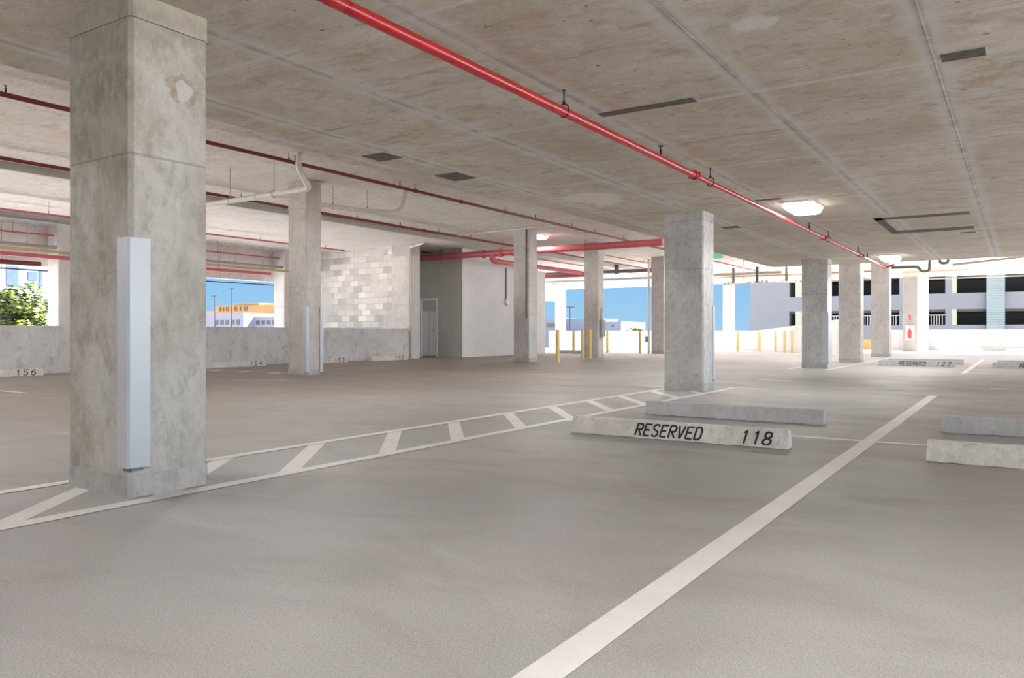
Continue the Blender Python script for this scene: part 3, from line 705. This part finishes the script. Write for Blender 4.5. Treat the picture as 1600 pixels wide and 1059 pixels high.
# white drain pipes
t = thing('drain_pipe', (-11.0, 9.9, 4.18), 'white plastic drain pipe bending down in front of the guarded tall column', 'pipe')
MB().tube(bend([(-11.0, 9.8, 4.18), (-11.0, 9.8, 3.90), (-10.93, 10.0, 3.54), (-16.4, 10.0, 3.50)], .09), .052, 18).build('pipe', M['pvc'], t)
for x in (-11.9, -13.2): hanger(t, x, 10.0, 3.52, ZH, .052, 'steel', 'x')
for p, q in (((-11.0, 9.8, 4.18), (-11.0, 9.8, 4.12)), ((-11.25, 10, 3.54), (-11.15, 10, 3.54)), ((-12.5, 10, 3.53), (-12.4, 10, 3.53))):
    MB().tube([p, q], .062, 18).build('pipe_collar', M['pvc'], t)
t = thing('drain_pipe', (-12.3, 13.4, 3.7), 'grey white drain pipe rising to the soffit right of the guarded tall column', 'pipe')
MB().tube(bend([(-12.95, 12.15, 3.72), (-12.65, 13.2, 3.70), (-12.0, 13.75, 3.70), (-11.9, 13.8, 4.18)], .18), .045, 16).build('pipe', M['pvc'], t)
for p in ((-12.86, 12.45), (-12.6, 13.27)): hanger(t, *p, 3.71, ZH, .045, 'steel', 'x')
t = thing('downpipe', (-17.90, 21.05, 0), 'white vertical downpipe clipped to the pier of the block wall', 'pipe')
MB().tube(bend([(-17.2, 20.9, 3.98), (-18.02, 21.08, 3.90), (-18.02, 21.08, .95)], .1), .035, 12).build('pipe', M['pvc'], t)
for z in (.98, 1.6, 3.4): MB().tube([(-18.02, 21.08, z), (-18.02, 21.08, z + .06)], .048, 12).build('pipe_collar', M['pvc'], t)
t = thing('conduit_run', (-14.5, 20.5, 4.1), 'thin white conduit crossing the soffit above the column before the stair core', 'conduit')
MB().tube([(-17.9, 20.5, 4.13), (-14.7, 20.5, 4.10), (-11.3, 20.5, 4.15)], .022, 8).build('conduit', M['pvc'], t)
for x in (-17.5, -14.7, -12.2): MB().tube([(x, 20.5, 4.1), (x, 20.5, ZH)], .01, 6).build('clip', M['steel'], t)
t = thing('downpipe', (-13.48, 31.55, 0), 'white downpipe left of the pinkish tall column', 'pipe')
MB().tube([(-13.46, 31.52, .0), (-13.46, 31.52, 4.1)], .05, 12).build('pipe', M['pvc'], t)
MB().box(-13.6, -13.5, 31.45, 31.55, .5, .75).build('meter_box', M['grey_pipe'], t)
t = thing('alarm_bell', (-17.27, 26.1, 2.13), 'round white alarm bell hanging on a conduit on the pale stair core', 'alarm')
MB().tube([(-17.24, 26.1, 2.13), (-17.16, 26.1, 2.13)], [.13, .10], 20).build('bell', M['white'], t)
MB().tube([(-17.25, 26.1, 2.2), (-17.25, 26.1, 3.5)], .022, 8).build('conduit', M['dark_pipe'], t)

# ------------------------------------------------------------------ dark pipework and ducts at the far bay
t = thing('duct_run', (-16, 34, 4.3), 'dark pipe run with drop rods behind the thick red main', 'pipe')
MB().tube([(-20.5, 34, 3.86), (-17.5, 34, 3.83), (-12.0, 34, 3.80)], .085, 14).build('pipe', M['dark_pipe'], t)
for x in (-19.3, -16.15, -14.3): MB().box(x - .10, x + .10, 33.95, 34.05, 3.7, 4.18).build('hanger_strap', M['dark_pipe'], t)
t = thing('duct_run', (-16, 36, 3.6), 'long grey pipe crossing below the far bay soffit', 'pipe')
MB().tube([(-23.5, 36, 3.62), (-9.0, 36, 3.62)], .06, 12).build('pipe', M['grey_pipe'], t)
for x in (-21, -18, -13, -10): MB().tube([(x, 36, 3.6), (x, 36, ZH)], .012, 8).build('hanger', M['steel'], t)
t = thing('duct_run', (-8, 33, 3.4), 'orange red pipe line with square hangers left of the slab end', 'pipe')
MB().tube([(-11.4, 34, 3.36), (-5.0, 34, 3.36)], .035, 10).build('pipe', M['copper'], t)
for x in (-10.55, -9.52, -8.29, -5.6): MB().tube([(x, 34, 3.7), (x, 34, ZH)], .008, 8).build('hanger_rod', M['steel'], t); MB().box(x - .05, x + .05, 33.96, 34.04, 3.1, 3.75).build('hanger_strap', M['dark_pipe'], t)
t = thing('cable_tray', (-8, 35, 3.1), 'dark ragged cable tray above the sloping ramp wall', 'cable tray')
tr = MB().box(-11.3, -5.2, 34.9, 35.15, 3.08, 3.10)
for k in range(36):
    x = -11.3 + k * .17; h = random.uniform(.03, .13); tr.box(x, x + random.uniform(.07, .15), 34.9, 35.1, 3.10, 3.10 + h)
tr.build('tray', M['grey_pipe'], t)
for x in (-10.4, -7.4): MB().tube([(x, 35, 3.1), (x, 35, ZH)], .015, 8).build('hanger', M['steel'], t)
t = thing('duct_run', (-3.2, 36, 3.6), 'dark u-shaped pipe bend below the slab end, beside the white column', 'pipe')
MB().tube(bend([(-5.2, 36, 3.62), (-3.55, 36, 3.62), (-3.42, 36, 3.42), (-3.12, 36, 3.42), (-3.10, 36, 4.18)], .12), .055, 12).build('pipe', M['dark_pipe'], t)
t = thing('duct_run', (-2.6, 36, 3.8), 'small dark pipe hook under the soffit, right of the u-shaped bend', 'pipe')
MB().tube(bend([(-2.75, 36, 4.18), (-2.75, 36, 3.72), (-2.45, 36, 3.72), (-2.45, 36, 4.18)], .12), .055, 12).build('pipe', M['dark_pipe'], t)
t = thing('duct_run', (-1, 36, 3.8), 'slanting grey pipe above the far right openings', 'pipe')
MB().tube([(-2.3, 36, 3.64), (.4, 36, 3.86), (3, 36, 3.95)], .045, 12).build('pipe', M['grey_pipe'], t)
straight_pipe('utility_pipe', 'thin grey rail pipe crossing in front of the garage windows', 'pipe', 41.2, -4.0, 8, 3.42, .03, 'grey_pipe', (-2, 2, 6), axis='x', ceil=3.56, hmat='steel')
straight_pipe('utility_pipe', 'thin orange pipe above the fin wall', 'pipe', 40.5, -4.6, -1.9, 3.72, .03, 'copper', (-3,), axis='x', ceil=ZH, hmat='steel')
for i, (x, lb) in enumerate(((-8.2, 'thin sprinkler line left of the low slab corner, over the green sign'), (-13.9, 'thin sprinkler line above the wide sky opening'), (-17.0, 'thin sprinkler line behind the thick red main, left of its column'))):
    straight_pipe('sprinkler_pipe', lb, 'pipe', x, 24, 40.5, 4.0, .022, 'copper' if i == 0 else 'red_pink', (26, 30, 34, 38), (28, 32, 36), hmat='steel')

# ------------------------------------------------------------------ exit sign, extinguisher
t = thing('exit_sign', (-6.1, 18.6, 2.8), 'small green sign hanging at the low slab edge behind the dark grey column', 'sign')
MB().box(-6.34, -6.04, 18.57, 18.63, 2.70, 2.86).build('sign_panel', M['green'], t)
MB().box(-6.36, -6.02, 18.56, 18.64, 2.86, 2.88).box(-6.06, -5.95, 18.585, 18.615, 2.80, 2.86).build('bracket', M['white'], t)
t = thing('fire_extinguisher_cabinet', (-4.4, 41.25, .6), 'white cabinet with a red fire extinguisher on the white column', 'fire extinguisher')
MB().box(-4.58, -4.20, 41.2, 41.29, .55, 1.25).build('cabinet', M['white'], t)
fr = MB().box(-4.56, -4.53, 41.18, 41.2, .58, 1.22).box(-4.25, -4.22, 41.18, 41.2, .58, 1.22).box(-4.53, -4.25, 41.18, 41.2, .58, .61).box(-4.53, -4.25, 41.18, 41.2, 1.19, 1.22)
fr.build('frame', M['grey_pipe'], t)
MB().loft([[(-4.39 + r * math.cos(k * PI / 8), 41.13 + r * .5 * math.sin(k * PI / 8), z) for k in range(16)] for r, z in ((.08, .64), (.09, .70), (.09, .98), (.05, 1.06), (.025, 1.10), (.03, 1.14))], 0, True).build('extinguisher', M['ext_red'], t)
MB().box(-4.43, -4.35, 41.15, 41.17, 1.5, 1.75).build('notice', M['ext_red'], t)

# ------------------------------------------------------------------ ceiling lamps, with unseen fill lamps added
def lamp(x, y, top, label, power=1.0):
    t = thing('ceiling_lamp', (x, y, top), label, 'lamp')
    w, l = .20, .40
    MB().chbox(x - w - .02, x + w + .02, y - l - .02, y + l + .02, top - .03, top, .05).build('housing', M['lamp_body'], t)
    rings = []
    for k, z in ((1, top - .03), (.98, top - .075), (.80, top - .115)):
        c = .06 * k
        x0, x1, y0, y1 = x - w * k, x + w * k, y - l * k, y + l * k
        rings.append([(x0 + c, y0, z), (x1 - c, y0, z), (x1, y0 + c, z), (x1, y1 - c, z), (x1 - c, y1, z), (x0 + c, y1, z), (x0, y1 - c, z), (x0, y0 + c, z)][::-1])
    MB().loft(rings).build('diffuser', M['lens'], t)
    L = bpy.data.lights.new('lamp_light', 'AREA'); L.shape = 'RECTANGLE'; L.size = w * 1.5; L.size_y = l * 1.5; L.energy = LAMP_W * power; L.color = (1, .98, .965); L.spread = PI
    o = bpy.data.objects.new('lamp_light', L); COL.objects.link(o); o.parent = t; o.location = (0, 0, -.125)
    return t
lamp(-2.66, 11.85, ZL, 'lit ceiling lamp beside the long red pipe', .55)
lamp(-2.66, 20.95, ZL, 'lit ceiling lamp above the third brownish column at the slab end')
lamp(.1, 1.5, ZL, 'added fill lamp overhead, above the camera frame', 1.15)  # unseen lamp added to brighten the near floor
lamp(-2.66, -2.2, ZL, 'added fill lamp behind the viewpoint, in line with the red pipe', .45)  # added out of view as fill from behind
lamp(3.6, 7.0, ZL, 'added unseen fill lamp over the stalls to the east', .35)  # added off to the side, out of view, as fill
lamp(3.6, 16.0, ZL, 'added unseen fill lamp over the aisle to the east', .45)  # second unseen side lamp, also added for fill
lamp(-13.6, 22.5, ZH, 'lit ceiling lamp behind the column before the stair core', .6)
for y, lb in ((1.0, 'beside the closest column'), (7.5, 'over the dark middle of the deck'), (14, 'between the two rows of tall columns'), (20.5, 'before the slab corner'), (27, 'beyond the slab corner')):
    lamp(-8.0, y, ZH, 'added hidden fill lamp above the low slab edge, ' + lb, 1.7)  # row of added lamps hidden by the low slab, brightening the high bay
for x, y, lb in ((-8, 34, 'over the far bay'), (-3, 26, 'behind the slab corner'), (-3, 32, 'between the brownish columns'), (-8, 37.5, 'near the sloping ramp wall')):
    lamp(x, y, ZH, 'added hidden fill lamp behind the low slab end, ' + lb, 1.1)  # added out of sight to brighten the far columns and floor
for x, y, lb in ((-14, 2.5, 'high over the left deck'), (-20, 2.5, 'high over the ramp'), (-14, -4, 'far back over the left deck'), (-20, -4, 'far back over the ramp')):
    lamp(x, y, ZR, 'added fill lamp outside the left frame edge, ' + lb, 3.0)  # added beyond the left edge to brighten the high soffits
for x, y, lb in ((-21, 32, 'behind the stair core'), (-19, 37, 'behind the column with the electric box'), (-15.3, 37, 'behind the pinkish tall column'), (-12.1, 33, 'behind the dark grey blotched column')):
    lamp(x, y, ZH if x > -16 else ZR, 'added hidden far bay lamp, ' + lb, 2.6)  # added behind core and columns to light the far floor
lamp(-21.3, 6.0, ZR, 'lit ceiling lamp on the ramp soffit at the left frame edge', 1.5)

# ------------------------------------------------------------------ outside
struct(MB().face([(-600, -300, -6), (300, -300, -6), (300, 500, -6), (-600, 500, -6)]).build('ground', M['ground']), 'paved ground outside, one storey down')

# neighbouring garage across the street
t = thing('parking_garage', (-8, 82, -6), 'blue grey multi storey garage across the street behind the far right parapet', 'building')
Y0 = 80.0
MB().box(-23.1, -19.25, Y0, Y0 + 12, -6, 11).build('wall', M['garage_wall'], t)
for z0, z1 in ((-1.6, -.1), (.3, 1.62), (3.02, 4.45), (6.2, 7.6), (9.4, 11)):
    MB().box(-19.25, 14, Y0, Y0 + .3, z0, z1).build('spandrel', M['garage_wall'], t)
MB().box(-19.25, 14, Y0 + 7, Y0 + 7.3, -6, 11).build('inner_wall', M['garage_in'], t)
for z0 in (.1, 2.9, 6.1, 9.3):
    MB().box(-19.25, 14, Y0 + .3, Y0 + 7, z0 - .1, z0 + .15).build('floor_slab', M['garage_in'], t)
for x0, x1, mt in ((-18.64, -18.0, 'garage_cream'), (-17.6, -17.3, 'garage_wall'), (-5.68, -5.15, 'garage_wall'), (-5.15, -4.8, 'garage_cream'), (-13.4, -13.0, 'garage_wall'), (-9.4, -8.8, 'garage_wall'), (4, 4.6, 'garage_wall')):
    MB().box(x0, x1, Y0 + .02, Y0 + .8, -6, 11).build('pier', M[mt], t)
MB().box(-2.5, -1.15, Y0 - .4, Y0 + 1, -6, 11).build('screen_tower', M['screen'], t)
for x0, x1 in ((-17.3, -13.4), (-13.0, -9.4), (-8.8, -5.7)):
    for z in (1.62,):
        g = MB().box(x0, x1, Y0 - .03, Y0 + .02, z + .85, z + .93)
        for k in range(int((x1 - x0) / .22)): g.box(x0 + k * .22, x0 + k * .22 + .05, Y0 - .02, Y0 + .01, z, z + .85)
        g.build('railing', M['steel'], t)

# low sunlit buildings on the left
t = thing('arena_building', (-258, 200, -6), 'orange flat roofed building seen through the left opening', 'building')
MB().box(-273.5, -237, 200, 230, -6, 11.7).box(-262, -247, 200.5, 228, 11.7, 12.5).build('wall', M['orange'], t)
MB().box(-237, -215, 202, 230, -6, 11.6).box(-290, -273.5, 201, 230, -6, 9.8).build('side_wing', M['pinkish'], t)
a = MB()
for k, (dx, w) in enumerate(((0, 1.1), (2.2, .6), (4.0, 1.6), (7.0, .7), (9.2, 1.7), (12.6, .7), (15.0, 2.2))):
    a.box(-270.5 + dx, -270.5 + dx + w * .35, 199.8, 200, 9.6, 11.2); a.box(-270.5 + dx + w * .65, -270.5 + dx + w, 199.8, 200, 9.6, 11.2)
a.build('relief_panel', M['bark'], t)
t = thing('low_building', (-158, 120, -6), 'pale lilac low building with a row of small dark windows', 'building')
MB().box(-190, -153.5, 120, 140, -6, 5.65).build('wall', M['lilac'], t)
MB().box(-153.5, -130, 123, 140, -6, 4.7).build('side_wing', M['lilac'], t)
for k in range(5): MB().box(-164.0 + k * 2.0, -162.8 + k * 2.0, 119.9, 120.05, 2.9, 4.0).build('window', M['glass'], t)
for k in range(5): MB().box(-152.6 + k * 1.9, -151.4 + k * 1.9, 122.9, 123.05, 2.9, 3.9).build('window', M['glass'], t)
def street_light(x, y, top, label):
    t = thing('street_light', (x, y, -6), label, 'street light')
    MB().tube([(x, y, -6), (x, y, top)], [.16, .09], 8).build('pole', M['pole'], t)
    MB().box(x - 1.0, x + 1.0, y - .15, y + .15, top - .12, top + .05).build('lamp_head', M['pole'], t)
street_light(-165.6, 118, 9.0, 'tall thin street light, shortest and leftmost of the three over the lilac building')
street_light(-161.4, 118, 9.8, 'tall thin street light, middle one of the three over the lilac building')
street_light(-155.2, 118, 11.3, 'tall thin street light, tallest of the three over the lilac building')
t = thing('apartment_building', (-112, 51, -6), 'pale blue building behind the green trees', 'building')
MB().box(-125, -110, 38, 62, -6, 16).build('wall', M['bluewall'], t)
for y0, y1, z0, z1 in ((49.2, 50.6, 7.0, 9.6), (51.8, 52.9, 7.9, 9.0), (53.2, 53.6, 7.0, 9.3), (46, 47.4, 7, 9.6)):
    MB().box(-110.05, -109.9, y0, y1, z0, z1).build('window', M['bluedark'], t)
t = thing('distant_building', (-72, 120, -6), 'grey low building left of the white far column', 'building')
MB().box(-76, -67.5, 120, 130, -6, 3.5).build('wall', M['far_grey'], t)
MB().box(-70.6, -69.0, 119.9, 120.05, 1.9, 2.6).build('window', M['bark'], t)
t = thing('distant_building', (-64.5, 120, -6), 'grey low building between the white far column and the red pipe column', 'building')
MB().box(-67.3, -61.5, 121, 130, -6, 3.4).build('wall', M['far_grey'], t)
MB().box(-66.5, -63.6, 120.9, 121.05, 1.6, 1.8).build('ledge', M['far_grey'], t)
t = thing('distant_building', (-58, 120, -6), 'grey boxy building beyond the parapet in the wide sky opening', 'building')
MB().box(-61, -56.2, 120, 130, -6, 2.8).build('wall', M['far_grey'], t)
MB().box(-57.9, -57.6, 119.9, 120.05, 1.9, 2.3).build('window', M['glass'], t)
street_light(-65.4, 119, 5.4, 'thin distant pole over the grey buildings beyond the far parapet')

def blob_tree(x, y, z0, top, rad, nleaf, label, seed, size=.14):
    rnd = random.Random(seed)
    t = thing('tree', (x, y, -6), label, 'tree')
    MB().tube([(x, y, -6), (x + .1, y, z0 - .5), (x, y + .1, z0 + 1)], [.28, .2, .08], 8).build('trunk', M['bark'], t)
    mb = MB()
    cz = (z0 + top) / 2; rz = (top - z0) / 2
    cl_ = []
    for k in range(26):
        a = rnd.uniform(0, 2 * PI); q = rnd.uniform(.2, .85); w = rnd.uniform(-.8, .85)
        cl_.append((x + rad * q * math.cos(a), y + rad * q * math.sin(a), cz + rz * w * (1 - .3 * q), rnd.uniform(.35, .6) * rad * .6))
    for k in range(nleaf):
        c = rnd.choice(cl_); d = Vector((rnd.gauss(0, 1), rnd.gauss(0, 1), rnd.gauss(0, 1))).normalized() * c[3] * rnd.uniform(.7, 1.05)
        p = Vector(c[:3]) + d
        n = (d.normalized() + Vector((rnd.uniform(-.7, .7), rnd.uniform(-.7, .7), rnd.uniform(-.2, .9)))).normalized()
        a = n.cross(Vector((0, 0, 1.01))).normalized(); b = n.cross(a); s_ = size * rnd.uniform(.6, 1.2)
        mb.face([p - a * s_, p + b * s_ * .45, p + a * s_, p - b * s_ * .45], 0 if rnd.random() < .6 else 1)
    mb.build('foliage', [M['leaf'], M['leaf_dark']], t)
blob_tree(-40, 17.3, -2, 3.35, 2.2, 10500, 'leafy green tree at the left frame edge beyond the parapet', 1)
blob_tree(-40.5, 21.6, -2, 3.2, 2.0, 9000, 'leafy green tree beside the pinkish white column', 2)
blob_tree(-46, 20.9, -2, 3.8, 2.4, 7500, 'yellowish tree crown behind the other two beyond the parapet', 3)
blob_tree(-53, 118.5, -4, 2.0, 2.2, 900, 'small distant tree beyond the parapet, right of the boxy building', 4, .35)
